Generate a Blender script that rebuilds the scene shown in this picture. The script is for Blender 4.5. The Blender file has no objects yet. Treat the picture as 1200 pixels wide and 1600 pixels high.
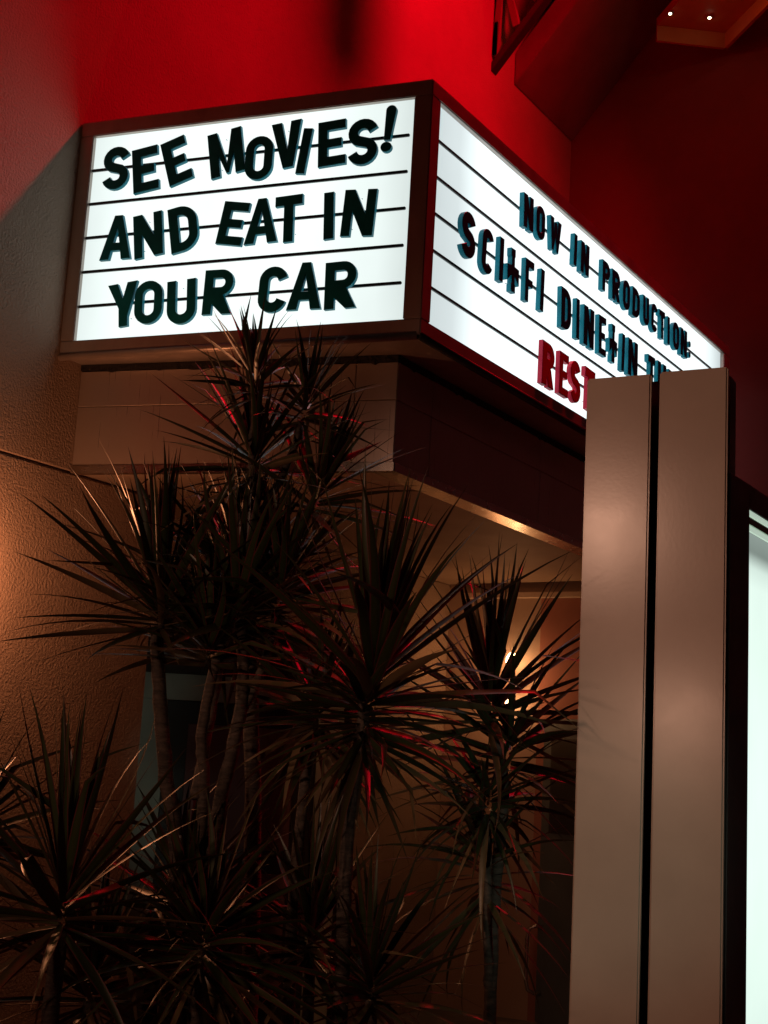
import bpy, bmesh, math, random
from mathutils import Vector, Matrix, geometry
from math import radians as rad, sin, cos, pi

S = bpy.context.scene
COL = S.collection

# ------------------------------------------------------------------ camera
cam_d = bpy.data.cameras.new("camera"); cam = bpy.data.objects.new("camera", cam_d); COL.objects.link(cam)
cam_d.sensor_fit = 'AUTO'; cam_d.sensor_width = 36; cam_d.lens = 2207/1600*36
cam_d.clip_start = 0.05; cam_d.clip_end = 2000
yaw, pitch, roll = rad(-31.847), rad(10.7125), rad(3.2013)
fw = Vector((sin(yaw)*cos(pitch), cos(yaw)*cos(pitch), sin(pitch)))
rt = Vector((cos(yaw), -sin(yaw), 0)); up = rt.cross(fw)
r2 = rt*cos(roll) + up*sin(roll); u2 = up*cos(roll) - rt*sin(roll)
cam.matrix_world = Matrix(((r2.x, u2.x, -fw.x, 5.2086), (r2.y, u2.y, -fw.y, -5.476), (r2.z, u2.z, -fw.z, 1.604), (0, 0, 0, 1)))
S.camera = cam

# ------------------------------------------------------------------ world (night sky)
W_ = bpy.data.worlds.new("World"); S.world = W_; W_.use_nodes = True
nt = W_.node_tree; sky = nt.nodes.new("ShaderNodeTexSky"); sky.sky_type = 'NISHITA'; sky.sun_disc = False
sky.sun_elevation = rad(-4); sky.sun_rotation = rad(120)
bg = nt.nodes["Background"]; nt.links.new(sky.outputs[0], bg.inputs[0]); bg.inputs[1].default_value = 0.02

S.view_settings.view_transform = 'Standard'; S.view_settings.look = 'None'
S.view_settings.exposure = 0; S.view_settings.gamma = 1
S.render.engine = 'CYCLES'
S.cycles.use_denoising = True
S.cycles.max_bounces = 6; S.cycles.sample_clamp_indirect = 4

# ------------------------------------------------------------------ lamps of the place, and an added fill
def lamp(name, loc, power, col, radius=0.05, kind='POINT', target=None, cone=None, blend=0.3):
    d = bpy.data.lights.new(name, kind); d.energy = power; d.color = col
    if kind in ('POINT', 'SPOT'): d.shadow_soft_size = radius
    if kind == 'SPOT': d.spot_size = rad(cone); d.spot_blend = blend
    o = bpy.data.objects.new(name, d); COL.objects.link(o); o.location = loc
    if target: o.rotation_euler = (Vector(target)-Vector(loc)).to_track_quat('-Z', 'Y').to_euler()
    return o
WARM = (1.0, 0.55, 0.25)
lamp("red_flood", (3.0, 3.2, 9.4), 1150, (1.0, 0.0, 0.012), 0.19, 'SPOT', (0, 1.0, 5.6), 142, 0.9)
lamp("red_flood_low", (3.7, 3.4, 7.4), 420, (1.0, 0.0, 0.02), 0.05, 'SPOT', (2.85, -1.1, 1.5), 18, 0.6)
lamp("wall_lamp", (0.27, -1.05, 2.46), 24, (1.0, 0.37, 0.16), 0.04)
lamp("path_lamp_far", (2.03, -6.77, 3.56), 185, (1.0, 0.52, 0.34), 0.13, 'SPOT', (3.5, -1, 2.0), 46, 0.7)
lamp("path_lamp_low", (2.61, -6.9, 2.18), 95, (1.0, 0.52, 0.34), 0.10, 'SPOT', (3.5, -1, 2.0), 46, 0.7)
lamp("door_frame_fill", (7.5, -4.6, 1.0), 150, (.90, 1.0, .80), 0.2, 'SPOT', (-.65, 2.1, 1.85), 13, 0.6)  # cool spot added to brighten the door frame; its source is unseen

# ------------------------------------------------------------------ materials
def mat(name, base, rough=0.6, metal=0.0, spec=0.5):
    m = bpy.data.materials.new(name); m.use_nodes = True
    b = m.node_tree.nodes["Principled BSDF"]
    b.inputs["Base Color"].default_value = (*base, 1); b.inputs["Roughness"].default_value = rough
    b.inputs["Metallic"].default_value = metal; b.inputs["Specular IOR Level"].default_value = spec
    return m
def N(m, t, **kw):
    n = m.node_tree.nodes.new(t)
    for k, v in kw.items(): setattr(n, k, v)
    return n
def LK(m, a, b): m.node_tree.links.new(a, b)
def BS(m): return m.node_tree.nodes["Principled BSDF"]
def noise(m, scale, detail=4, rough=0.55, stretch=None):
    tc = N(m, "ShaderNodeTexCoord"); n = N(m, "ShaderNodeTexNoise")
    n.inputs["Scale"].default_value = scale; n.inputs["Detail"].default_value = detail; n.inputs["Roughness"].default_value = rough
    if stretch:
        mp = N(m, "ShaderNodeMapping"); mp.inputs["Scale"].default_value = stretch
        LK(m, tc.outputs["Object"], mp.inputs[0]); LK(m, mp.outputs[0], n.inputs["Vector"])
    else: LK(m, tc.outputs["Object"], n.inputs["Vector"])
    return n
def vary(m, scale, c0, c1, lo=0.35, hi=0.65, detail=5, stretch=None):
    n = noise(m, scale, detail, 0.6, stretch); r = N(m, "ShaderNodeValToRGB")
    r.color_ramp.elements[0].position = lo; r.color_ramp.elements[1].position = hi
    r.color_ramp.elements[0].color = (*c0, 1); r.color_ramp.elements[1].color = (*c1, 1)
    LK(m, n.outputs[0], r.inputs[0]); LK(m, r.outputs[0], BS(m).inputs["Base Color"])
def bump(m, scale, strength, dist=0.01, detail=4, stretch=None, prev=None):
    n = noise(m, scale, detail, 0.55, stretch); b = N(m, "ShaderNodeBump")
    b.inputs["Strength"].default_value = strength; b.inputs["Distance"].default_value = dist
    LK(m, n.outputs[0], b.inputs["Height"])
    if prev: LK(m, prev.outputs[0], b.inputs["Normal"])
    LK(m, b.outputs[0], BS(m).inputs["Normal"]); return b
def roughvar(m, scale, lo, hi, stretch=None):
    n = noise(m, scale, 5, 0.6, stretch); r = N(m, "ShaderNodeMapRange")
    r.inputs[1].default_value = 0.3; r.inputs[2].default_value = 0.7; r.inputs[3].default_value = lo; r.inputs[4].default_value = hi
    LK(m, n.outputs[0], r.inputs[0]); LK(m, r.outputs[0], BS(m).inputs["Roughness"])

STUCCO = mat("stucco", (.42, .33, .26), .75, 0, .35); vary(STUCCO, 1.3, (.36, .265, .20), (.42, .315, .24))
b1 = bump(STUCCO, 70, .85, .010, 2); bump(STUCCO, 140, .25, .004, 3, prev=b1)
SMOOTH = mat("painted_plaster", (.42, .31, .24), .7, 0, .3); vary(SMOOTH, 1.1, (.40, .295, .225), (.45, .33, .26)); bump(SMOOTH, 60, .2, .006)
DARKWALL = mat("dark_red_paint", (.14, .045, .045), .75, 0, .25); vary(DARKWALL, .8, (.22, .07, .07), (.27, .085, .082)); bump(DARKWALL, 50, .2, .005)
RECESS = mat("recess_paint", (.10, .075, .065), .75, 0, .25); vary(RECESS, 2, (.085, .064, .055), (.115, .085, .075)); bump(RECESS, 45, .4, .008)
DARKSTEEL = mat("dark_painted_steel", (.10, .06, .06), .5); vary(DARKSTEEL, 3, (.21, .11, .11), (.27, .145, .14))
FRAME = mat("bronze_aluminium", (.26, .20, .17), .38, .5); roughvar(FRAME, 12, .28, .46, (1, 1, 12))
vary(FRAME, 6, (.38, .32, .28), (.48, .405, .36), stretch=(1, 1, .3))
SHEET = mat("brushed_sheet_metal", (.46, .38, .33), .27, .72); roughvar(SHEET, 9, .26, .42, (14, 14, .25))
vary(SHEET, 2.5, (.52, .45, .40), (.57, .495, .445), stretch=(1, 1, .6)); bump(SHEET, 1.6, .10, .02, 2)
TRIMW = mat("cream_trim_paint", (.68, .58, .46), .45); vary(TRIMW, 6, (.64, .54, .43), (.72, .62, .5))
TERRA = mat("terracotta_paint", (.36, .15, .11), .65); vary(TERRA, 2, (.33, .135, .10), (.39, .165, .12)); bump(TERRA, 60, .2, .005)
RIM = mat("polished_trim", (.55, .50, .45), .24, 1.0); roughvar(RIM, 14, .17, .30)
SOFFIT = mat("soffit_paint", (.40, .30, .23), .65, 0, .35); vary(SOFFIT, 2, (.36, .27, .20), (.43, .33, .25)); bump(SOFFIT, 120, .2, .003)
CAULK = mat("black_caulk", (.012, .010, .010), .8); bump(CAULK, 30, .9, .02)
RAIL = mat("black_rail", (.012, .014, .015), .35)
TEAL = mat("teal_letter_plastic", (.004, .25, .34), .45, 0, .2); vary(TEAL, 9, (.003, .21, .29), (.005, .28, .38))
REDL = mat("red_letter_plastic", (.42, .012, .045), .45, 0, .2); vary(REDL, 9, (.55, .012, .05), (.65, .018, .06))
POST = mat("cream_satin_paint", (.47, .36, .28), .3, 0, .33); vary(POST, 2.5, (.44, .35, .285), (.50, .40, .325)); bump(POST, 75, .025, .003, 2); roughvar(POST, 2, .20, .25)
BLACKM = mat("black_metal", (.02, .02, .02), .4); roughvar(BLACKM, 6, .3, .5)
CASEM = mat("dark_case_frame", (.035, .035, .035), .35); roughvar(CASEM, 6, .28, .45)
DOORT = mat("grey_teal_paint", (.48, .54, .46), .45); vary(DOORT, 4, (.44, .50, .425), (.51, .575, .49))
DOORD = mat("dark_door_panel", (.035, .03, .028), .35); roughvar(DOORD, 3, .25, .45)
SLATE = mat("slate_door_paint", (.10, .13, .14), .4); vary(SLATE, 3, (.085, .115, .125), (.12, .15, .16))
CHROME = mat("worn_steel", (.5, .48, .46), .3, 1.0); roughvar(CHROME, 20, .22, .42)
PAVE = mat("paving", (.14, .12, .11), .8); vary(PAVE, 3, (.10, .09, .08), (.18, .155, .14)); bump(PAVE, 25, .5, .01)
SOIL = mat("bark_mulch", (.03, .02, .014), .9); vary(SOIL, 35, (.015, .010, .007), (.06, .036, .022)); bump(SOIL, 30, 1, .05)
PLANTER = mat("planter_render", (.34, .26, .2), .75); vary(PLANTER, 3, (.3, .23, .18), (.38, .29, .23)); bump(PLANTER, 45, .5, .01)

def panel_mat(name, col, base, axis, pts):
    """translucent acrylic lit by tubes behind: output follows the tube layout along the box"""
    m = bpy.data.materials.new(name); m.use_nodes = True; t = m.node_tree; t.nodes.remove(t.nodes["Principled BSDF"])
    out = t.nodes["Material Output"]; em = t.nodes.new("ShaderNodeEmission"); em.inputs[0].default_value = (*col, 1)
    tc = t.nodes.new("ShaderNodeTexCoord"); sx = t.nodes.new("ShaderNodeSeparateXYZ"); t.links.new(tc.outputs["Object"], sx.inputs[0])
    cv = t.nodes.new("ShaderNodeValToRGB"); lo, hi = pts[0][0], pts[-1][0]
    mr = t.nodes.new("ShaderNodeMapRange"); mr.inputs[1].default_value = lo; mr.inputs[2].default_value = hi
    t.links.new(sx.outputs[axis], mr.inputs[0]); t.links.new(mr.outputs[0], cv.inputs[0])
    els = cv.color_ramp.elements
    while len(els) < len(pts): els.new(.5)
    for e, (p, v) in zip(els, pts): e.position = (p-lo)/(hi-lo); e.color = (v, v, v, 1)
    nz = t.nodes.new("ShaderNodeTexNoise"); nz.inputs["Scale"].default_value = 2.0; nz.inputs["Detail"].default_value = 3
    t.links.new(tc.outputs["Object"], nz.inputs["Vector"])
    m2 = t.nodes.new("ShaderNodeMapRange"); m2.inputs[3].default_value = .9*base; m2.inputs[4].default_value = 1.1*base
    t.links.new(nz.outputs[0], m2.inputs[0])
    mu = t.nodes.new("ShaderNodeMath"); mu.operation = 'MULTIPLY'; t.links.new(cv.outputs[0], mu.inputs[0]); t.links.new(m2.outputs[0], mu.inputs[1])
    t.links.new(mu.outputs[0], em.inputs[1]); t.links.new(em.outputs[0], out.inputs[0]); return m
PANEL_L = panel_mat("lit_acrylic_short_face", (.90, 1.0, .97), 2.0, 0, [(.08, .46), (.30, .56), (1.2, .58), (1.7, .48), (1.87, .38)])
PANEL_R = panel_mat("lit_acrylic_long_face", (.89, .99, 1.0), 2.1, 1, [(.08, .33), (.35, .38), (.60, .58), (2.5, .64), (4.1, .56), (4.47, .30)])
def emit(name, col, s):
    m = bpy.data.materials.new(name); m.use_nodes = True; b = BS(m)
    b.inputs["Base Color"].default_value = (*col, 1); b.inputs["Emission Color"].default_value = (*col, 1); b.inputs["Emission Strength"].default_value = s; return m
BULB = emit("warm_bulb", (1.0, .55, .24), 15)
DOWN = emit("downlight_led", (1.0, .8, .55), 9)

# ------------------------------------------------------------------ mesh helpers
def mesh_obj(name, bm, m, parent=None, smooth=False):
    me = bpy.data.meshes.new(name); bmesh.ops.recalc_face_normals(bm, faces=bm.faces[:]); bm.to_mesh(me); bm.free()
    for p in me.polygons: p.use_smooth = smooth
    me.materials.append(m); o = bpy.data.objects.new(name, me); COL.objects.link(o)
    if parent: o.parent = parent; o.matrix_parent_inverse = parent_world(parent).inverted()
    return o
def parent_world(o):
    M = Matrix.LocRotScale(o.location, o.rotation_euler, o.scale)
    return M if not o.parent else parent_world(o.parent) @ o.matrix_parent_inverse @ M
def thing(name, label, cat, loc=(0, 0, 0), group=None):
    o = bpy.data.objects.new(name, None); COL.objects.link(o); o.location = loc; o.empty_display_size = .2
    o['label'] = label; o['category'] = cat
    if group: o['group'] = group
    return o
def prism(bm, poly, z0, z1):
    lo = [bm.verts.new((p[0], p[1], z0)) for p in poly]; hi = [bm.verts.new((p[0], p[1], z1)) for p in poly]
    bm.faces.new(hi); bm.faces.new(lo[::-1]); n = len(poly)
    for i in range(n): bm.faces.new((lo[i], lo[(i+1) % n], hi[(i+1) % n], hi[i]))
def extrude_poly(bm, pts3, vec):
    a = [bm.verts.new(p) for p in pts3]; b = [bm.verts.new(Vector(p)+Vector(vec)) for p in pts3]
    bm.faces.new(a[::-1]); bm.faces.new(b); n = len(a)
    for i in range(n): bm.faces.new((a[i], a[(i+1) % n], b[(i+1) % n], b[i]))
def box(bm, x0, x1, y0, y1, z0, z1): prism(bm, [(x0, y0), (x1, y0), (x1, y1), (x0, y1)], z0, z1)
def obox(bm, P, e, n, u0, u1, d0, d1, z0, z1):
    """box in a frame: along e (horizontal), out along n, up"""
    f = lambda u, d: (P[0]+e[0]*u+n[0]*d, P[1]+e[1]*u+n[1]*d)
    prism(bm, [f(u0, d0), f(u1, d0), f(u1, d1), f(u0, d1)], z0, z1)
def bevel(bm, w, seg=2):
    bmesh.ops.remove_doubles(bm, verts=bm.verts[:], dist=1e-6)
    bmesh.ops.bevel(bm, geom=[e for e in bm.edges if e.is_manifold and e.calc_face_angle(0) > .5], offset=w, segments=seg, affect='EDGES', clamp_overlap=True)
def tube(bm, pts, rads, sides=10, cap=True):
    pts = [Vector(p) for p in pts]; rings = []
    side = None
    for i, p in enumerate(pts):
        t = (pts[min(i+1, len(pts)-1)]-pts[max(i-1, 0)]).normalized()
        if side is None: side = t.orthogonal().normalized()
        side = (side - t*side.dot(t)).normalized(); b = t.cross(side)
        r = rads[i] if isinstance(rads, (list, tuple)) else rads
        rings.append([bm.verts.new(p+(side*cos(2*pi*k/sides)+b*sin(2*pi*k/sides))*r) for k in range(sides)])
    for a, b in zip(rings, rings[1:]):
        for k in range(sides): bm.faces.new((a[k], a[(k+1) % sides], b[(k+1) % sides], b[k]))
    if cap: bm.faces.new(rings[0][::-1]); bm.faces.new(rings[-1])
def lathe(bm, c, prof, axis=Vector((0, 0, 1)), seg=20):
    axis = axis.normalized(); a = axis.orthogonal().normalized(); b = axis.cross(a); c = Vector(c); rings = []
    for r, h in prof: rings.append([bm.verts.new(c+axis*h+(a*cos(2*pi*k/seg)+b*sin(2*pi*k/seg))*max(r, 1e-4)) for k in range(seg)])
    for p, q in zip(rings, rings[1:]):
        for k in range(seg): bm.faces.new((p[k], p[(k+1) % seg], q[(k+1) % seg], q[k]))
    bm.faces.new(rings[0][::-1]); bm.faces.new(rings[-1])

# ------------------------------------------------------------------ ground
bm = bmesh.new(); bmesh.ops.create_grid(bm, x_segments=4, y_segments=4, size=150)
g = mesh_obj("pavement", bm, PAVE); g['kind'] = 'structure'

# ------------------------------------------------------------------ building
bld = thing("theater_building", "stucco theater building washed in red light behind and above the lit marquee", "building", (0, 2, 0))
GZ = 3.083
bm = bmesh.new()
box(bm, -.4, 0, -9, 5.88, GZ+.012, 10.5)                      # upper field
box(bm, -.4, -.014, -9, .52, GZ-.002, GZ+.012)                # control joint
box(bm, -.4, 0, -9, .52, 0, GZ-.002)                          # lower field, left of the doorway
box(bm, -.4, -.0, .52, 2.72, 2.5, GZ+.0115)                   # over the doorway
box(bm, -.4, 0, 2.72, 5.88, 0, GZ+.0118)
bevel(bm, .006, 1)
mesh_obj("side_wall", bm, STUCCO, bld)
bm = bmesh.new(); box(bm, -.4, 14, 5.88, 6.4, 0, 12); mesh_obj("tower_wall", bm, DARKWALL, bld)
bm = bmesh.new()
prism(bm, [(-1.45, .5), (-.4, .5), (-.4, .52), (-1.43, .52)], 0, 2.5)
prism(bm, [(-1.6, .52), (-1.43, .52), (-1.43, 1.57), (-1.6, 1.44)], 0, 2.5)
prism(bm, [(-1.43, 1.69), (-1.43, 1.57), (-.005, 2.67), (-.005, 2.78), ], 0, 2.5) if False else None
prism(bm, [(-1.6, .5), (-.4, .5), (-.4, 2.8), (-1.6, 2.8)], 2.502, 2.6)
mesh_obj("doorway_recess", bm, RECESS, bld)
# back wall of the covered entry
bm = bmesh.new()
dbk = Vector((.9976, .07, 0)); nbk = Vector((.07, -.9976, 0)); PB = (0.002, 3.93)
obox(bm, PB, dbk, nbk, 0, 2.6, -.2, 0, 0, 3.3)
obox(bm, PB, dbk, nbk, .14, 2.6, .002, .022, 3.025, 3.062)
mesh_obj("entry_wall", bm, SMOOTH, bld)
bm = bmesh.new(); obox(bm, PB, dbk, nbk, .14, 2.6, .002, .075, 2.985, 3.022); mesh_obj("wall_trim", bm, TRIMW, bld)
bm = bmesh.new(); obox(bm, PB, dbk, nbk, .752, 2.6, .002, .012, .0, 2.983); mesh_obj("wall_panel", bm, TERRA, bld)

# angled doorway in the recess
dD = Vector((.793, .609, 0)).normalized(); nD = Vector((dD.y, -dD.x, 0)); PD = (-1.13, 1.80)
door = thing("angled_doorway", "pale grey green door frame in the dark recess behind the spiky plants", "door", (-.6, 2.2, 0))
bm = bmesh.new()
obox(bm, PD, dD, nD, 0, .17, -.06, .03, 0, 2.05); obox(bm, PD, dD, nD, 1.19, 1.36, -.06, .03, 0, 2.05); obox(bm, PD, dD, nD, 0, 1.36, -.06, .03, 2.052, 2.225)
bevel(bm, .006); mesh_obj("door_frame", bm, DOORT, door)
bm = bmesh.new(); obox(bm, PD, dD, nD, .175, 1.185, -.05, -.005, .01, 2.045); lf = mesh_obj("door_leaf", bm, DOORD, door)
bm = bmesh.new()
for z0, z1 in ((.2, .95), (1.1, 1.9)): obox(bm, PD, dD, nD, .32, 1.04, -.006, .006, z0, z1)
bevel(bm, .004, 1); mesh_obj("door_panel", bm, DARKSTEEL, lf)
bm = bmesh.new()
pp = lambda u, d, z: (PD[0]+dD.x*u+nD.x*d, PD[1]+dD.y*u+nD.y*d, z)
tube(bm, [pp(1.1, 0, .9), pp(1.1, .06, .9), pp(1.1, .06, 1.2), pp(1.1, 0, 1.2)], .012); mesh_obj("handle", bm, CHROME, lf)
bm = bmesh.new(); obox(bm, PD, dD, nD, -.3, 1.42, -.2, -.08, 0, 2.5); obox(bm, PD, dD, nD, 0, 1.36, -.079, -.01, 2.228, 2.498); mesh_obj("back_panel", bm, RECESS, door)

# slate door standing ajar at the far end of the entry, with a pull handle
dr = thing("entry_door", "slate grey door with a U shaped pull handle beside the cream posts", "door", (.9, 3.7, 0))
dE = Vector((.88, -.475, 0)).normalized(); nE = Vector((dE.y, -dE.x, 0)); PE = (.86, 3.86)
bm = bmesh.new(); obox(bm, PE, dE, nE, 0, .95, -.045, 0, .02, 2.09); bevel(bm, .004); lf = mesh_obj("door_leaf", bm, SLATE, dr)
bm = bmesh.new(); pe = lambda u, d, z: (PE[0]+dE.x*u+nE.x*d, PE[1]+dE.y*u+nE.y*d, z)
hp = [(.06, 0, .22), (.045, .045, .215), (.01, .075, .235), (-.0, .085, .30), (-.0, .085, .58), (.01, .075, .645), (.045, .045, .665), (.06, 0, .66)]
tube(bm, [pe(*p) for p in hp], .013, 10); mesh_obj("handle", bm, CHROME, lf, True)
bm = bmesh.new(); obox(bm, PE, dE, nE, .1, .85, .0015, .006, 1.3, 1.95); mesh_obj("door_panel", bm, BLACKM, lf)

# wall sconce in the entry
sc = thing("wall_sconce", "glowing twin bulb wall sconce seen through the leaves under the canopy", "wall lamp", (.57, 3.96, 2.36))
bm = bmesh.new(); lathe(bm, (.573, 3.965, 2.35), [(.055, 0), (.055, .012), (.04, .02), (.012, .022), (.012, .10)], Vector((.07, -1, 0)), 20); mesh_obj("back_plate", bm, CHROME, sc, True)
bm = bmesh.new(); tube(bm, [(.58, 3.868, 2.45), (.58, 3.868, 2.25)], .01); mesh_obj("arm", bm, CHROME, sc, True)
for z, s, r in ((2.455, 1, .046), (2.245, -1, .038)):
    bm = bmesh.new(); lathe(bm, (.58, 3.868, z), [(.014, 0), (r*.6, .012), (r, .045), (r*.92, .08), (r*.5, .11), (.004, .122)], Vector((0, 0, s)), 20); mesh_obj("bulb", bm, BULB, sc, True)
lamp("sconce_glow", (.56, 3.70, 2.36), 3.5, (1, .40, .15), .07)

# ------------------------------------------------------------------ canopy
can = thing("entrance_canopy", "brown sheet metal canopy box under the marquee sign, sheltering the entry", "canopy", (.8, 2, 3.08))
A0, A1 = Vector((0.002, -.205, 0)), Vector((1.688, .25, 0)); eF = (A1-A0).normalized(); nF = Vector((eF.y, -eF.x, 0)); LF = (A1-A0).length
ZB, ZT = 3.08, 3.632
def sheets(P, e, n, L, name, seams, zseam):
    bm = bmesh.new()
    us = [0]+seams+[L]
    for a, b in zip(us, us[1:]):
        obox(bm, P, e, n, a+.0015, b-.0015, -.03, 0, ZB+.045, zseam-.0015)
        obox(bm, P, e, n, a+.0015, b-.0015, -.03, .002, zseam+.0015, ZT)
    bevel(bm, .002, 1)
    return mesh_obj(name, bm, SHEET, can)
sheets(A0, eF, nF, LF, "fascia_panel", [1.53], 3.44)
sheets(A1, Vector((0, 1, 0)), Vector((1, 0, 0)), 4.1, "fascia_panel", [.35, 1.65, 2.95], 3.44)
bm = bmesh.new(); prism(bm, [(.002, -.15), (1.64, .29), (1.64, 4.3), (.002, 4.3)], 3.13, 3.62); mesh_obj("core", bm, CAULK, can)
bm = bmesh.new()
obox(bm, A0, eF, nF, 0, LF+.006, -.028, .010, ZB, ZB+.043)
mesh_obj("edge_trim", bm, RIM, can)
bm = bmesh.new(); obox(bm, A1, Vector((0, 1, 0)), Vector((1, 0, 0)), .006, 4.1, -.115, .008, ZB, ZB+.043); mesh_obj("edge_trim", bm, RIM, can)
bm = bmesh.new(); prism(bm, [(.003, -.165), (1.565, .255), (1.565, 3.9), (.003, 3.9)], 3.095, 3.128); mesh_obj("soffit", bm, SOFFIT, can)
# rough black sealant between canopy and sign
bm = bmesh.new(); random.seed(4)
for P, e, n, L in ((A0, eF, nF, LF), (A1, Vector((0, 1, 0)), Vector((1, 0, 0)), 4.1)):
    k = int(L/.03); top = []; 
    pl = [Vector((P[0], P[1], 0))+e*(L*i/k)+n*.006 for i in range(k+1)]
    zz = [3.640-random.random()*.022*(.4+.6*sin(i*.37)**2) for i in range(k+1)]
    for i in range(k):
        v = [bm.verts.new((*pl[i].xy, zz[i])), bm.verts.new((*pl[i+1].xy, zz[i+1])), bm.verts.new((*pl[i+1].xy, 3.668)), bm.verts.new((*pl[i].xy, 3.668))]
        w = [bm.verts.new(q.co-Vector((n.x*.04, n.y*.04, 0))) for q in v]
        bm.faces.new(v); bm.faces.new((v[0], w[0], w[1], v[1])); bm.faces.new((v[3], v[2], w[2], w[3]))
mesh_obj("sealant", bm, CAULK, can)

# ------------------------------------------------------------------ marquee sign
sign = thing("marquee_sign", "illuminated wedge shaped marquee with black rails reading SEE MOVIES AND EAT IN YOUR CAR", "marquee sign", (1, 2, 3.67))
WX, YL, YE, Z0, Z1 = 1.9519, -.3792, 4.60, 3.67, 4.97
ZA, ZBt = 3.7495, 4.8867
eL = Vector((WX, -YL, 0)).normalized(); nL = Vector((eL.y, -eL.x, 0)); PL = Vector((0, YL, 0)); LL = Vector((WX, -YL)).length
P0 = Vector((WX, 0, 0)); eR = Vector((0, 1, 0)); nR = Vector((1, 0, 0))
foot = [(0.002, YL), (WX, 0), (WX, YE), (0.002, YE)]
UXa, UXb = .0827, 1.895
bm = bmesh.new(); prism(bm, foot, ZBt, Z1); bevel(bm, .005); mesh_obj("frame", bm, FRAME, sign)
bm = bmesh.new(); prism(bm, foot, Z0, ZA); bevel(bm, .005); mesh_obj("frame", bm, FRAME, sign)
fl = lambda u, d: (PL.x+eL.x*u+nL.x*d, PL.y+eL.y*u+nL.y*d)
bm = bmesh.new(); prism(bm, [fl(.002, 0), fl(UXa, 0), fl(UXa, -.09), fl(.002, -.09)], ZA+.0005, ZBt-.0005); bevel(bm, .004); mesh_obj("post", bm, FRAME, sign)
bm = bmesh.new(); prism(bm, [fl(UXb, 0), (WX, 0), (WX, .0875), (WX-.09, .0875)], ZA+.0005, ZBt-.0005); bevel(bm, .004); mesh_obj("post", bm, FRAME, sign)
bm = bmesh.new(); box(bm, WX-.09, WX, 4.4650, YE, ZA+.0005, ZBt-.0005); bevel(bm, .004); mesh_obj("post", bm, FRAME, sign)
# bullnose drip edge
bm = bmesh.new(); tube(bm, [(*fl(.004, -.012), 3.668), (*fl(LL-.02, -.012), 3.668)], .021, 14); mesh_obj("drip_edge", bm, FRAME, sign, True)
bm = bmesh.new(); tube(bm, [(WX-.012, .01, 3.668), (WX-.012, YE, 3.668)], .021, 14)
mesh_obj("drip_edge", bm, BLACKM, sign, True)  # black on this face only: shade from the red light put into its colour
D0 = -.028
bm = bmesh.new(); f0, f1 = fl(UXa-.01, D0), fl(UXb+.006, D0); prism(bm, [f0, f1, fl(UXb+.006, D0-.01), fl(UXa-.01, D0-.01)], ZA-.01, ZBt+.01)
panL = mesh_obj("light_panel", bm, PANEL_L, sign); panL['label'] = "white lit panel reading SEE MOVIES! AND EAT IN YOUR CAR"
bm = bmesh.new(); box(bm, WX+D0-.01, WX+D0, .08, 4.475, ZA-.01, ZBt+.01)
panR = mesh_obj("light_panel", bm, PANEL_R, sign); panR['label'] = "long white lit panel reading NOW IN PRODUCTION SCI-FI DINE-IN"
RZ = [ZBt+(ZA-ZBt)*(k+1)/6 for k in range(5)]
for z in RZ:
    bm = bmesh.new(); obox(bm, PL, eL, nL, UXa, UXb-.022, D0, D0+.014, z-.0075, z+.0075); bevel(bm, .003); mesh_obj("rail", bm, RAIL, panL)
    bm = bmesh.new(); obox(bm, P0, eR, nR, .09, 4.462, D0, D0+.014, z-.0075, z+.0075); bevel(bm, .003); mesh_obj("rail", bm, RAIL, panR)

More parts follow.
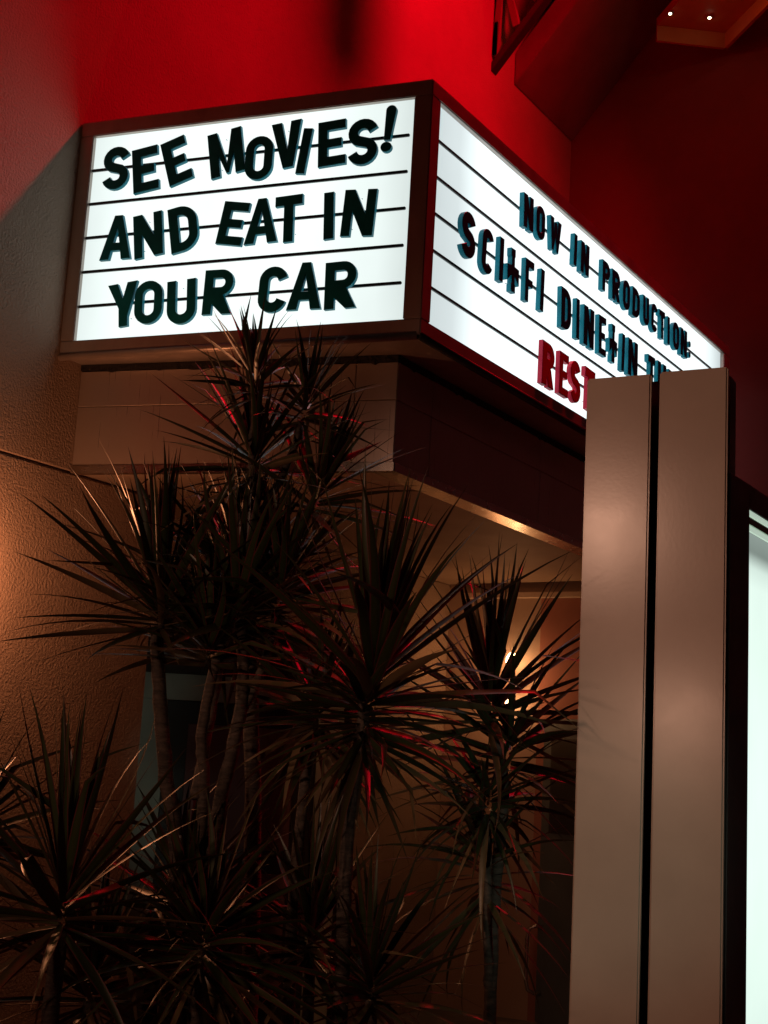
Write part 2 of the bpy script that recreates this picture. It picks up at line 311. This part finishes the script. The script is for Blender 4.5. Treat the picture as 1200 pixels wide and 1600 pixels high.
# --- marquee letters: outlines drawn from strokes
def arc(cx, cy, rx, ry, a0, a1, n=10): return [(cx+rx*cos(rad(a0+(a1-a0)*i/n)), cy+ry*sin(rad(a0+(a1-a0)*i/n))) for i in range(n+1)]
def ribbon(path, s):
    L, R = [], []; n = len(path)
    for i, p in enumerate(path):
        a = Vector(path[max(i-1, 0)]); b = Vector(path[min(i+1, n-1)]); t = (b-a).normalized(); m = Vector((-t.y, t.x))
        k = 1.0
        if 0 < i < n-1:
            t1 = (Vector(p)-a).normalized(); k = min(1.3, 1/max(.6, t1.dot(t)))
        L.append(tuple(Vector(p)+m*s/2*k)); R.append(tuple(Vector(p)-m*s/2*k))
    return [L+R[::-1]]
def glyph(c, a, s=.2):
    h = s/2
    if c == 'I': return [[(0, 0), (a, 0), (a, 1), (0, 1)]]
    if c == 'E': return [[(0, 0), (a, 0), (a, s*.95), (s, s*.95), (s, .5-h*.9), (a*.85, .5-h*.9), (a*.85, .5+h*.9), (s, .5+h*.9), (s, 1-s*.95), (a, 1-s*.95), (a, 1), (0, 1)]]
    if c == 'F': return [[(0, 0), (s, 0), (s, .46-h), (a*.85, .46-h), (a*.85, .46+h), (s, .46+h), (s, 1-s), (a, 1-s), (a, 1), (0, 1)]]
    if c == 'T': return [[(a/2-h, 0), (a/2+h, 0), (a/2+h, 1-s), (a, 1-s), (a, 1), (0, 1), (0, 1-s), (a/2-h, 1-s)]]
    if c == 'H': return [[(0, 0), (s, 0), (s, .5-h), (a-s, .5-h), (a-s, 0), (a, 0), (a, 1), (a-s, 1), (a-s, .5+h), (s, .5+h), (s, 1), (0, 1)]]
    if c == 'N': return [[(0, 0), (s*.95, 0), (s*.95, .56), (a-s*1.05, 0), (a, 0), (a, 1), (a-s*.95, 1), (a-s*.95, .44), (s*1.05, 1), (0, 1)]]
    if c == 'M': return [[(0, 0), (s, 0), (s, .50), (a/2-.03, .04), (a/2+.03, .04), (a-s, .50), (a-s, 0), (a, 0), (a, 1), (a-s*1.05, 1), (a/2, .22), (s*1.05, 1), (0, 1)]]
    if c == 'W': return [[(a*.20, 0), (a*.36, 0), (a*.5, .55), (a*.64, 0), (a*.80, 0), (a, 1), (a-s, 1), (a*.70, .22), (a*.58, .9), (a*.42, .9), (a*.30, .22), (s, 1), (0, 1)]]
    if c == 'V': return [[(a/2-h*1.05, 0), (a/2+h*1.05, 0), (a, 1), (a-s*1.08, 1), (a/2, .34), (s*1.08, 1), (0, 1)]]
    if c == 'Y': return [[(a/2-h, 0), (a/2+h, 0), (a/2+h, .22), (a, 1), (a-s*1.15, 1), (a/2, .62), (s*1.15, 1), (0, 1), (a/2-h, .42)]]
    if c == 'A':
        q = lambda y: a/2*(1-y)*1.0-0+y*(a/2-h*.95)*0   # helper, unused beyond legs
        ox = lambda y: (a/2-h*.9)*y                        # outer left edge x at height y
        ix = lambda y: s*1.08+(a/2-s*1.08)*y/.80           # inner left edge x at height y
        yb, yt = .20, .37
        return [[(0, 0), (s*1.08, 0), (ix(yb), yb), (a-ix(yb), yb), (a-s*1.08, 0), (a, 0), (a-ox(1), 1), (ox(1), 1)],
                [(ix(yt), yt), (a/2, .76), (a-ix(yt), yt)]]
    if c == 'O':
        r = a/2; o = arc(r, 1-r*.95, r, r*.95, 0, 180, 12)+arc(r, r*.95, r, r*.95, 180, 360, 12); i_ = r-s*.95; yy = r*.95
        return [o, (arc(r, 1-yy, i_, max(yy-s*.92, .04), 0, 180, 10)+arc(r, yy, i_, max(yy-s*.92, .04), 180, 360, 10))[::-1]]
    if c == 'D':
        k = a*.62; o = [(0, 0)]+arc(a-k, k*.9, k, k*.9, -90, 0, 8)+arc(a-k, 1-k*.9, k, k*.9, 0, 90, 8)+[(0, 1)]
        ki = k-s*.95; i_ = [(s, s*.9)]+arc(a-k, k*.9, ki, max(k*.9-s*.9, .05), -90, 0, 6)+arc(a-k, 1-k*.9, ki, max(k*.9-s*.9, .05), 0, 90, 6)+[(s, 1-s*.9)]
        return [o, i_[::-1]]
    if c in 'PR':
        rb = .29; yc = 1-rb; lo = [(0, 0), (s, 0)]
        if c == 'R': lo += [(s, .22), (s*1.12, .22), (a-s*1.12, 0), (a, 0), (a*.5+h*1.25, .425)]
        else: lo += [(s, .42)]
        o = lo+arc(a-rb, yc, rb, rb, -80, 90, 12)+[(0, 1)]
        ri = rb-s*.88; i_ = [(s, yc-ri)]+arc(a-rb, yc, ri*.95, ri, -90, 90, 8)+[(s, yc+ri)]
        return [o, i_[::-1]]
    if c == 'U': return ribbon([(h, 1), (h, .45)]+arc(a/2, a/2*.95, a/2-h, a/2*.95-h, 180, 360, 12)+[(a-h, .45), (a-h, 1)], s)
    if c == 'C':
        r = a/2; return ribbon(arc(r, 1-r*.95, r-h, r*.95-h, 12, 180, 11)+arc(r, r*.95, r-h, r*.95-h, 180, 348, 11), s)
    if c == 'S':
        r = a/2-h; q = .25-h*.5+.0; yt, yb = 1-h-q, h+q
        return ribbon(arc(a/2, yt, r, q, 18, 180, 9)+arc(a/2, yt-.0, r, q, 195, 235, 3)+[(a/2, .5)]+arc(a/2, yb, r, q, 55, 0, 4)+arc(a/2, yb, r, q, -15, -162, 9), s*.98)
    if c == ':': return [arc(a/2, .22, .09, .11, 0, 330, 11), arc(a/2, .62, .09, .11, 0, 330, 11)]
    if c == '!': return [arc(a/2, 1-h, h*1.05, h, 0, 180, 8)+[(a/2-.065, .26), (a/2+.065, .26)], arc(a/2, .105, .115, .105, 0, 345, 15)]
    if c == '-':
        v = .10; return [[(a/2-v, 0), (a/2+v, 0), (a/2+v, .16), (a/2+v*.7, .2), (a/2+v*.7, .40), (a, .22), (a, .58), (a/2+v*.7, .60), (a/2+v*.7, .80), (a/2+v, .84), (a/2+v, 1),
                          (a/2-v, 1), (a/2-v, .84), (a/2-v*.7, .80), (a/2-v*.7, .60), (0, .58), (0, .22), (a/2-v*.7, .40), (a/2-v*.7, .2), (a/2-v, .16)]]
def letter(c, P, e, n, u, z, ang, w, h, m, parent, depth=.026, gap=.006, bold=.205):
    a = w/h; s = bold if c != 'I' else a
    cu = bpy.data.curves.new("letter", 'CURVE'); cu.dimensions = '2D'; cu.fill_mode = 'BOTH'
    for lp in glyph(c, a, min(s, a*.38) if c not in 'I!:-' else s):
        sp = cu.splines.new('POLY'); sp.points.add(len(lp)-1); sp.use_cyclic_u = True
        for pt, (x, y) in zip(sp.points, lp): pt.co = ((x-a/2)*h, (y-.5)*h, 0, 1)
    b = .0035; cu.extrude = depth/2-b; cu.bevel_depth = b; cu.bevel_resolution = 2; cu.offset = -b*.6
    tmp = bpy.data.objects.new("tmp_letter", cu); COL.objects.link(tmp)
    dg = bpy.context.evaluated_depsgraph_get(); me = bpy.data.meshes.new_from_object(tmp.evaluated_get(dg))
    bpy.data.objects.remove(tmp); bpy.data.curves.remove(cu)
    bm = bmesh.new(); bm.from_mesh(me); bpy.data.meshes.remove(me)
    for (dx, dy) in ((-.3, -.32), (.0, .34), (.3, -.32)):     # locating pins that reach back to the panel
        lathe(bm, (dx*w*.7, dy*h, -depth/2+.004), [(.0016, 0), (.0016, -(gap+.004))], Vector((0, 0, 1)), 6)
    A = rad(ang); M = Matrix(((cos(A), -sin(A), 0, 0), (sin(A), cos(A), 0, 0), (0, 0, 1, 0), (0, 0, 0, 1)))
    Fm = Matrix(((e.x, 0, n.x, P.x+e.x*u+n.x*(D0+.014+gap+depth/2)), (e.y, 0, n.y, P.y+e.y*u+n.y*(D0+.014+gap+depth/2)), (0, 1, 0, z), (0, 0, 0, 1)))
    bm.transform(Fm @ M)
    return mesh_obj("letter", bm, m, parent)
LEFT = [("S",0.248,4.681,-1.0,0.155,0.238),("E",0.427,4.656,7.8,0.148,0.244),("E",0.609,4.684,17.9,0.138,0.250),("M",0.892,4.697,9.9,0.189,0.244),("O",1.081,4.648,0.1,0.150,0.233),
("V",1.233,4.703,5.5,0.162,0.246),("I",1.329,4.658,-7.5,0.047,0.239),("E",1.477,4.684,3.0,0.145,0.236),("S",1.642,4.672,-0.5,0.156,0.240),("!",1.775,4.726,-5.4,0.060,0.242),
("A",0.294,4.292,-0.5,0.181,0.239),("N",0.479,4.289,7.4,0.165,0.236),("D",0.682,4.308,10.8,0.158,0.245),("E",0.963,4.308,-9.5,0.143,0.226),("A",1.121,4.308,1.3,0.180,0.235),
("T",1.270,4.305,2.2,0.146,0.243),("I",1.486,4.301,2.7,0.050,0.242),("N",1.644,4.302,-3.4,0.166,0.238),
("Y",0.368,3.920,5.9,0.169,0.233),("O",0.516,3.923,2.4,0.157,0.228),("U",0.706,3.912,3.9,0.160,0.231),("R",0.911,3.950,-1.0,0.160,0.232),("C",1.211,3.941,-2.0,0.149,0.234),
("A",1.384,3.947,-0.8,0.180,0.239),("R",1.572,3.938,1.3,0.162,0.237)]
for c, u, z, an, w, h in LEFT: letter(c, PL, eL, nL, u, z, an, w, h, TEAL, panL)
R1 = [("N",.995,1.115),("O",1.155,1.265),("W",1.335,1.48),("I",1.665,1.705),("N",1.765,1.885),("P",2.09,2.205),("R",2.245,2.37),("O",2.42,2.535),("D",2.58,2.705),("U",2.765,2.87),("C",2.915,3.02),("T",3.06,3.165),("I",3.215,3.255),("O",3.32,3.44),("N",3.475,3.60),(":",3.635,3.68)]
R3 = [("S",.318,.465),("C",.54,.66),("I",.737,.780),("-",.83,.965),("F",1.045,1.15),("I",1.238,1.281),("D",1.515,1.65),("I",1.727,1.77),("N",1.835,1.985),("E",2.06,2.17),("-",2.225,2.345),("I",2.425,2.467),("N",2.53,2.69),("T",2.875,3.0),("H",3.05,3.205),("E",3.25,3.37)]
R5 = [("R",1.293,1.447),("E",1.52,1.64),("S",1.672,1.813),("T",1.875,2.02),("A",2.07,2.225)]
random.seed(8)
for row, z, h, m in ((R1, RZ[0]-.012, .19, TEAL), (R3, RZ[2]-.02, .238, TEAL), (R5, RZ[4]-.025, .245, REDL)):
    for c, a, b in row:
        o = letter(c, P0, eR, nR, (a+b)/2, z+random.uniform(-.008, .008), random.uniform(-2.5, 2.5), b-a, h, m, panR, depth=.03, bold=.235)
        if m is REDL: o['label'] = "red letter %s" % c

# ------------------------------------------------------------------ inclined members above the sign
slab = thing("sloped_beam", "wide dark red beam sloping up and out from the corner of the red walls", "beam", (0, 5.2, 7.58))
bm = bmesh.new(); d = Vector((.66, 0, .752)); nrm = Vector((-.752, 0, .66))
a = Vector((.003, 4.65, 7.585)); b = a+d*4.2
extrude_poly(bm, [a, b, b+nrm*.2, a+Vector((0, 0, .2/.66))], (0, 1.226, 0)); bevel(bm, .008); mesh_obj("beam", bm, DARKSTEEL, slab)
tr = thing("inclined_truss", "thin red lattice truss sloping up from the wall next to the wide beam", "truss", (0, 4.2, 7.5))
bm = bmesh.new(); a = Vector((.0, 4.22, 7.50)); b = a+d*3
extrude_poly(bm, [a, b, b+nrm*.06, a+nrm*.06], (0, .09, 0)); bevel(bm, .004); mesh_obj("chord", bm, CASEM, tr)
bm = bmesh.new(); a2 = a+nrm*.5; 
extrude_poly(bm, [Vector((.004, 4.24, 8.2)), Vector((.004, 4.24, 8.26)), Vector((.6, 4.24, 8.98)), Vector((.65, 4.24, 8.93))], (0, .06, 0)); mesh_obj("chord", bm, DARKSTEEL, tr)
for i, (t0, x, z) in enumerate(((.12, .06, 8.27), (.12, .02, 7.95), (.42, .10, 8.32), (.70, .13, 8.35), (.70, .42, 8.68), (1.1, .45, 8.72))):
    bm = bmesh.new(); p = a+d*t0+nrm*.08; q_ = Vector((x, 4.22, z)); dd = (q_-p).normalized(); sd = Vector((dd.z, 0, -dd.x))*.028
    extrude_poly(bm, [p-sd, p+sd, q_+sd, q_-sd], (0, .05, 0)); mesh_obj("web", bm, DARKSTEEL, tr)
bm = bmesh.new(); box(bm, 2.05, 2.15, 2.72, 2.98, 8.44, 8.9); box(bm, 2.07, 2.13, 2.82, 2.88, 8.902, 10.4); mesh_obj("streak_blocker", bm, DARKSTEEL, bld)  # unseen box added out of view to cast the dark streak on the wall
# lit soffit tray
tray = thing("soffit_tray", "orange lit soffit tray with two small downlights high in the corner", "soffit", (1.8, 4.8, 8.1))
L1, L2 = Vector((1.008, 5.385, 0)), Vector((1.516, 5.78, 0)); d2 = Vector((.714, -.70, 0)); L3, L4 = L2+d2*2.7, L1+d2*2.7
ORANGE = mat("orange_paint", (.50, .18, .05), .6); vary(ORANGE, 3, (.45, .15, .04), (.55, .2, .06))
bm = bmesh.new(); prism(bm, [L1.xy, L2.xy, L3.xy, L4.xy], 8.26, 8.34); mesh_obj("deck", bm, ORANGE, tray)
def inset(p, q_, t): 
    e_ = (q_-p).normalized(); n_ = Vector((e_.y, -e_.x, 0)); return n_*t
for p, q_ in ((L1, L2), (L2, L3)):
    bm = bmesh.new(); n_ = inset(p, q_, .03); prism(bm, [p.xy, q_.xy, (q_+n_).xy, (p+n_).xy], 8.115, 8.259); mesh_obj("lip", bm, ORANGE, tray)
for x, y in ((1.20, 5.21), (1.48, 5.42)):
    bm = bmesh.new(); lathe(bm, (x, y, 8.258), [(.03, 0), (.03, -.008), (.02, -.010)], Vector((0, 0, 1)), 14); dl = mesh_obj("downlight", bm, CHROME, tray, True)
    bm = bmesh.new(); lathe(bm, (x, y, 8.2475), [(.014, 0), (.013, -.006), (.006, -.010)], Vector((0, 0, 1)), 12); mesh_obj("lens", bm, DOWN, dl, True)
lamp("tray_glow", (1.75, 4.75, 8.16), 1.1, (1, .42, .12), .03)

# ------------------------------------------------------------------ poster display with cream posts
pd = thing("poster_display", "cream two panel post with a glowing white poster case on its side", "display case", (3.5, -.6, 0))
eP = Vector((.9960, .0895, 0)).normalized(); nP = Vector((eP.y, -eP.x, 0)); PP = Vector((3.2505, -1.0115, 0))
bm = bmesh.new(); obox(bm, PP, eP, nP, 0, .232, -.022, 0, 0, 3.038); bevel(bm, .006, 3); o = mesh_obj("post", bm, POST, pd, True)
o.data.polygons.foreach_set("use_smooth", [False]*len(o.data.polygons))
bm = bmesh.new(); obox(bm, PP, eP, nP, .262, .4975, -.022, .002, 0, 3.042); bevel(bm, .006, 3); mesh_obj("post", bm, POST, pd)
bm = bmesh.new(); obox(bm, PP, eP, nP, .004, .490, -.16, -.07, 0, 3.03); mesh_obj("core", bm, BLACKM, pd)
bm = bmesh.new(); box(bm, 3.36, 3.735, -.83, .95, .55, 2.66); bevel(bm, .006); cs = mesh_obj("case", bm, CASEM, pd)
bm = bmesh.new()
box(bm, 3.7365, 3.752, -.945, -.735, .5, 2.68); box(bm, 3.7365, 3.752, -.735, .95, 2.595, 2.68); box(bm, 3.7365, 3.752, -.735, .95, .5, .62); bevel(bm, .003, 1)
mesh_obj("frame", bm, CASEM, cs)
bm = bmesh.new(); box(bm, 3.37, 3.7355, -.90, -.8305, .5, 2.66); mesh_obj("side", bm, CASEM, cs)
POSTER = panel_mat("backlit_poster", (.82, 1.0, .90), 1.65, 2, [(.6, .56), (1.4, .66), (2.33, .60), (2.40, .50), (2.455, .16), (2.52, .20), (2.60, .24)])
bm = bmesh.new(); box(bm, 3.7355, 3.7385, -.735, .95, .62, 2.52); mesh_obj("poster", bm, POSTER, cs)
STRIPW = emit("case_strip_glow", (.75, .95, .78), .55)  # glow put into the retainer strips, as if lit by the case
for z0, z1, m in ((2.577, 2.594, STRIPW), (2.545, 2.568, DOORT), (2.522, 2.541, STRIPW)):
    bm = bmesh.new(); box(bm, 3.7366, 3.746, -.733, .948, z0, z1); mesh_obj("retainer_strip", bm, m, cs)

# ------------------------------------------------------------------ planter
pt = thing("planter", "low rendered planter wall holding the spiky plants below the sign", "planter", (1.4, -1.4, 0))
bm = bmesh.new(); X0, X1, Y0, Y1, t, H = .03, 3.18, -2.7, -.12, .14, .30
prism(bm, [(X0, Y0), (X1, Y0), (X1, Y0+t), (X0, Y0+t)], 0, H); prism(bm, [(X0, Y1-t), (X1, Y1-t), (X1, Y1), (X0, Y1)], 0, H)
prism(bm, [(X0, Y0+t+.001), (X0+t, Y0+t+.001), (X0+t, Y1-t-.001), (X0, Y1-t-.001)], 0, H); prism(bm, [(X1-t, Y0+t+.001), (X1, Y0+t+.001), (X1, Y1-t-.001), (X1-t, Y1-t-.001)], 0, H)
bevel(bm, .012); mesh_obj("wall", bm, PLANTER, pt)
bm = bmesh.new(); bmesh.ops.create_grid(bm, x_segments=40, y_segments=34, size=1)
random.seed(2)
for v in bm.verts: v.co = Vector(((X0+X1)/2+v.co.x*(X1-X0-.25)/2, (Y0+Y1)/2+v.co.y*(Y1-Y0-.25)/2, .24+random.uniform(-.02, .03)))
so = mesh_obj("soil", bm, SOIL, pt)

# ------------------------------------------------------------------ dracaena plants
LEAF = mat("dracaena_leaf", (.04, .06, .02), .38, 0, .45)
def leafmat(m):
    uv = N(m, "ShaderNodeUVMap"); sx = N(m, "ShaderNodeSeparateXYZ"); LK(m, uv.outputs[0], sx.inputs[0])
    ab = N(m, "ShaderNodeMath", operation='SUBTRACT'); LK(m, sx.outputs[0], ab.inputs[0]); ab.inputs[1].default_value = .5
    a2 = N(m, "ShaderNodeMath", operation='ABSOLUTE'); LK(m, ab.outputs[0], a2.inputs[0])
    rp = N(m, "ShaderNodeValToRGB"); e = rp.color_ramp.elements
    e[0].position = .0; e[0].color = (.026, .036, .011, 1); e[1].position = .5; e[1].color = (.11, .016, .02, 1)
    n1 = e.new(.36); n1.color = (.020, .031, .009, 1); n2 = e.new(.43); n2.color = (.07, .014, .016, 1)
    LK(m, a2.outputs[0], rp.inputs[0])
    # whole-leaf variation, and dry brown tips, stored per leaf in the V coordinate of a second map
    uv2 = N(m, "ShaderNodeUVMap", uv_map="leaf"); s2 = N(m, "ShaderNodeSeparateXYZ"); LK(m, uv2.outputs[0], s2.inputs[0])
    mx = N(m, "ShaderNodeMixRGB", blend_type='MIX'); LK(m, rp.outputs[0], mx.inputs[1]); mx.inputs[2].default_value = (.15, .10, .05, 1)
    LK(m, s2.outputs[0], mx.inputs[0]); LK(m, mx.outputs[0], BS(m).inputs["Base Color"])
leafmat(LEAF)
BARK = mat("dracaena_bark", (.16, .12, .09), .8); vary(BARK, 14, (.035, .027, .02), (.09, .066, .05), stretch=(1, 1, 4)); bump(BARK, 26, .8, .01, stretch=(1, 1, 5))
rng = random.Random(11)
def leaf(bm, uvl, uv2, base, direction, L, wd, droop, dry):
    d = direction.normalized(); p = Vector(base); seg = 7; rows = []
    side = d.cross(Vector((0, 0, 1)))
    if side.length < .05: side = Vector((cos(rng.random()*6.28), sin(rng.random()*6.28), 0))
    side.normalize(); side = (Matrix.Rotation(rng.uniform(-.9, .9), 3, d) @ side)
    kink = rng.choice((2, 3, 4, 5)) if rng.random() < .14 else -1; kv = Vector((rng.uniform(-1, 1), rng.uniform(-1, 1), -rng.uniform(.4, 1.3))); cv = Vector((rng.gauss(0, .22), rng.gauss(0, .22), 0))
    for i in range(seg+1):
        t = i/seg; prof = (.55+.45*min(1, t/.22)) * (1-max(0, (t-.30)/.70)**1.25) 
        w = wd*max(prof, .02)/2; nrm = side.cross(d).normalized()
        rows.append((p-side*w+nrm*w*.28, p.copy(), p+side*w+nrm*w*.28, t))
        d = (d+Vector((0, 0, -1))*droop*(.15+t*1.3)/seg + cv*(t/seg*1.6) + (kv*.7 if i == kink else Vector())).normalized(); side = (side-d*side.dot(d)).normalized()
        p = p+d*(L/seg)
    vs = [[bm.verts.new(q) for q in r[:3]] for r in rows]
    for i in range(seg):
        for k, (u0, u1) in enumerate(((0, .5), (.5, 1))):
            f = bm.faces.new((vs[i][k], vs[i][k+1], vs[i+1][k+1], vs[i+1][k])); f.smooth = True
            for lp, (uu, tt) in zip(f.loops, ((u0, rows[i][3]), (u1, rows[i][3]), (u1, rows[i+1][3]), (u0, rows[i+1][3]))):
                lp[uvl].uv = (uu, tt); lp[uv2].uv = (min(1, max(0, dry+(max(0, tt-.86)*5 if dry > .15 else 0))), 0)
def rosette(name, parent, c, axis, L, n, wd=.021, upbias=.0, droop=.35, spread=(0, 125), core=.16):
    n = int(n*1.18)
    """sword leaves spiralling off the last stretch of stem, young ones upright, old ones hanging"""
    bm = bmesh.new(); uvl = bm.loops.layers.uv.new("UVMap"); uv2 = bm.loops.layers.uv.new("leaf")
    ax = Vector(axis).normalized(); a = ax.orthogonal().normalized(); b = ax.cross(a); c = Vector(c)
    for i in range(n):
        f = (i+.5)/n; th = rad(spread[0]+(spread[1]-spread[0])*f**(1.0+upbias))+rng.gauss(0, .09); ph = i*2.39996+rng.gauss(0, .18)
        d = ax*cos(th)+(a*cos(ph)+b*sin(ph))*sin(th)
        base = c+ax*core*(1-f)-ax*core*.3+(a*cos(ph)+b*sin(ph))*.012
        l = L*(.80+.30*sin(min(1, f*1.6)*pi*.5)-.18*max(0, f-.7))*rng.uniform(.84, 1.10)
        dry = 0.0
        if f > .72: dry = rng.choice((0, .1, .3, .6, .85)) 
        leaf(bm, uvl, uv2, base, d, l, wd*rng.uniform(.8, 1.15), droop*rng.uniform(.4, 1.7)*(.35+.9*f), dry)
    me = bpy.data.meshes.new(name); bm.to_mesh(me); bm.free(); me.materials.append(LEAF)
    o = bpy.data.objects.new(name, me); COL.objects.link(o); o.parent = parent; o.matrix_parent_inverse = parent_world(parent).inverted(); return o
def stem(parent, pts, r0, r1, name="trunk"):
    P = [Vector(p) for p in pts]; out = []; n = 9
    for i in range(len(P)-1):
        p0, p1, p2, p3 = P[max(i-1, 0)], P[i], P[i+1], P[min(i+2, len(P)-1)]
        for k in range(n):
            t = k/n; out.append(.5*((2*p1)+(p2-p0)*t+(2*p0-5*p1+4*p2-p3)*t*t+(3*p1-p0-3*p2+p3)*t**3))
    out.append(P[-1]); m = len(out); bm = bmesh.new()
    tube(bm, [p+Vector((rng.gauss(0, .0015), rng.gauss(0, .0015), 0)) for p in out], [(r0+(r1-r0)*i/(m-1))*(1+.07*(i % 2)) for i in range(m)], 9)
    return mesh_obj(name, bm, BARK, parent, True)
GRP = "spiky dracaena plants in the planter"
def plant(label, base): return thing("dracaena_plant", label, "plant", (base[0], base[1], .24), GRP)

# tallest, four heads in front of the canopy
p = plant("tallest spiky plant, its four heads rising in front of the canopy and sign", (2.02, -1.05))
stem(p, [(2.02, -1.05, .22), (2.00, -1.10, 1.3), (2.04, -1.24, 1.9), (2.03, -1.29, 2.35)], .034, .024)
stem(p, [(2.03, -1.29, 2.32), (2.00, -1.30, 2.5), (2.03, -1.30, 2.72)], .021, .017, "branch"); stem(p, [(2.03, -1.29, 2.34), (2.12, -1.18, 2.45), (2.19, -1.14, 2.62)], .021, .016, "branch")
stem(p, [(2.03, -1.30, 2.6), (2.03, -1.33, 2.85), (2.06, -1.36, 3.01)], .017, .012, "branch"); stem(p, [(2.03, -1.29, 2.5), (2.10, -1.20, 2.75), (2.16, -1.20, 2.93)], .017, .012, "branch")
rosette("crown", p, (2.02, -1.29, 2.74), (-.12, -.05, 1), .46, 58, .026, .3, .2, (0, 118))
rosette("crown", p, (2.20, -1.13, 2.62), (.25, .12, 1), .44, 52, .026, .3, .2, (0, 115))
rosette("crown", p, (2.05, -1.36, 3.03), (-.25, 0, 1), .29, 40, .022, .1, .35, (0, 120))
rosette("crown", p, (2.17, -1.20, 2.95), (.2, .1, 1), .30, 42, .021, .1, .40, (0, 125))
# the left big one, two heads
p = plant("spiky plant with a broad upright head against the brown stucco wall", (1.90, -1.45))
stem(p, [(1.95, -1.50, .22), (1.96, -1.48, 1.2), (1.88, -1.50, 1.6), (1.80, -1.50, 2.0), (1.79, -1.50, 2.12)], .030, .022)
stem(p, [(1.99, -1.40, .22), (2.02, -1.38, 1.3), (2.10, -1.37, 1.85), (2.06, -1.36, 2.15)], .028, .02)
stem(p, [(1.93, -1.42, .22), (2.0, -1.42, 1.4), (1.97, -1.42, 1.75), (2.02, -1.40, 2.1)], .022, .018)
rosette("crown", p, (1.80, -1.50, 2.15), (-.10, -.06, 1), .56, 70, .032, .45, .24, (0, 105), .2)
rosette("crown", p, (2.04, -1.36, 2.18), (.08, .05, 1), .52, 66, .033, .3, .3, (0, 98), .2)
rosette("crown", p, (1.97, -1.42, 2.02), (.0, -.1, 1), .46, 56, .030, 0, .25, (10, 92))
rosette("crown", p, (1.90, -1.20, 2.34), (.05, .05, 1), .46, 62, .030, .2, .3, (0, 100), .2)
rosette("crown", p, (2.16, -1.28, 2.22), (.2, .0, 1), .44, 58, .028, 0, .35, (10, 105), .2)
stem(p, [(1.98, -1.44, 1.5), (1.92, -1.30, 1.9), (1.90, -1.21, 2.3)], .02, .016, "branch")
stem(p, [(2.10, -1.37, 1.8), (2.14, -1.30, 2.0), (2.16, -1.28, 2.2)], .018, .015, "branch")
# centre
p = plant("spiky plant standing alone in the centre on a single pale trunk", (2.62, -1.42))
stem(p, [(2.66, -1.46, .22), (2.65, -1.46, 1.1), (2.63, -1.44, 1.45), (2.66, -1.42, 1.85)], .026, .020)
rosette("crown", p, (2.67, -1.40, 1.90), (.06, .05, 1), .70, 60, .038, .3, .30, (0, 92), .22)
rosette("crown", p, (2.655, -1.42, 1.74), (.0, -.05, 1), .44, 58, .028, 0, .5, (55, 135), .2)
# beside the posts
p = plant("spiky plant crowding against the cream posts, a drooping lower head below", (2.86, -.8))
stem(p, [(2.84, -.76, .22), (2.83, -.74, 1.2), (2.84, -.72, 1.6), (2.78, -.74, 1.83)], .024, .018)
stem(p, [(2.83, -.76, .9), (2.83, -.8, 1.2), (2.82, -.80, 1.48)], .018, .014, "branch")
rosette("crown", p, (2.78, -.74, 1.865), (.05, .02, 1), .60, 50, .032, .25, .28, (0, 115), .2)
rosette("crown", p, (2.82, -.80, 1.50), (.05, -.1, .9), .38, 36, .026, 0, .75, (30, 145), .14)
rosette("crown", p, (2.84, -.70, 1.68), (.1, 0, 1), .50, 40, .028, 0, .55, (25, 118), .2)
rosette("crown", p, (2.80, -.78, 1.24), (-.1, -.1, 1), .42, 40, .024, 0, .7, (20, 140), .3)
# low left
p = plant("low spiky plant at the bottom left with tall upright leaves", (2.2, -2.3))
stem(p, [(2.20, -2.30, .22), (2.20, -2.30, .9), (2.20, -2.29, 1.12)], .028, .022)
rosette("crown", p, (2.20, -2.29, 1.16), (-.02, 0, 1), .58, 60, .032, .4, .40, (0, 125), .2)
# low middle
p = plant("low dim spiky plant in the bottom middle with pale dry lower leaves", (2.40, -1.9))
stem(p, [(2.40, -1.90, .22), (2.41, -1.90, .85), (2.41, -1.89, 1.0)], .026, .02)
rosette("crown", p, (2.41, -1.89, 1.03), (.1, 0, 1), .48, 60, .030, -.1, .65, (5, 135), .18)
# behind middle left
p = plant("leafy spiky plant behind the middle one, its leaves catching red light", (2.36, -1.30))
stem(p, [(2.36, -1.30, .22), (2.35, -1.32, 1.2), (2.36, -1.30, 1.7)], .024, .018)
rosette("crown", p, (2.37, -1.28, 1.78), (.0, .0, 1), .42, 56, .028, 0, .55, (10, 140), .18)
p = plant("small spiky plant half out of frame at the left edge", (1.72, -2.25))
stem(p, [(1.75, -2.20, .22), (1.74, -2.20, 1.0), (1.72, -2.20, 1.3)], .024, .018)
rosette("crown", p, (1.71, -2.20, 1.33), (-.1, 0, 1), .45, 48, .030, 0, .5, (5, 130), .18)

# low growth along the bottom
for label, pts, Lc, n, dr in (
    ("low bushy plant at the foot of the trunk of the centre plant", ((2.48, -1.36, .22), (2.47, -1.36, .7), (2.46, -1.37, 1.04)), .46, 56, .5),
    ("low bushy plant at the bottom between the centre trunk and the posts", ((2.75, -1.42, .22), (2.75, -1.42, .6), (2.75, -1.43, .92)), .46, 56, .55),
    ("low bushy plant in the bottom left corner under the upright leaves", ((1.98, -1.90, .22), (1.98, -1.90, .5), (1.98, -1.90, .86)), .46, 56, .5),
    ("low bushy plant in front of the pale green door frame", ((1.98, -1.45, .22), (1.98, -1.45, .7), (1.97, -1.45, 1.10)), .44, 52, .45)):
    p = plant(label, pts[0][:2]); stem(p, pts, .024, .018)
    rosette("crown", p, pts[-1], (rng.uniform(-.2, .2), rng.uniform(-.2, .2), 1), Lc, n, .028, .05, dr, (0, 125), .16)
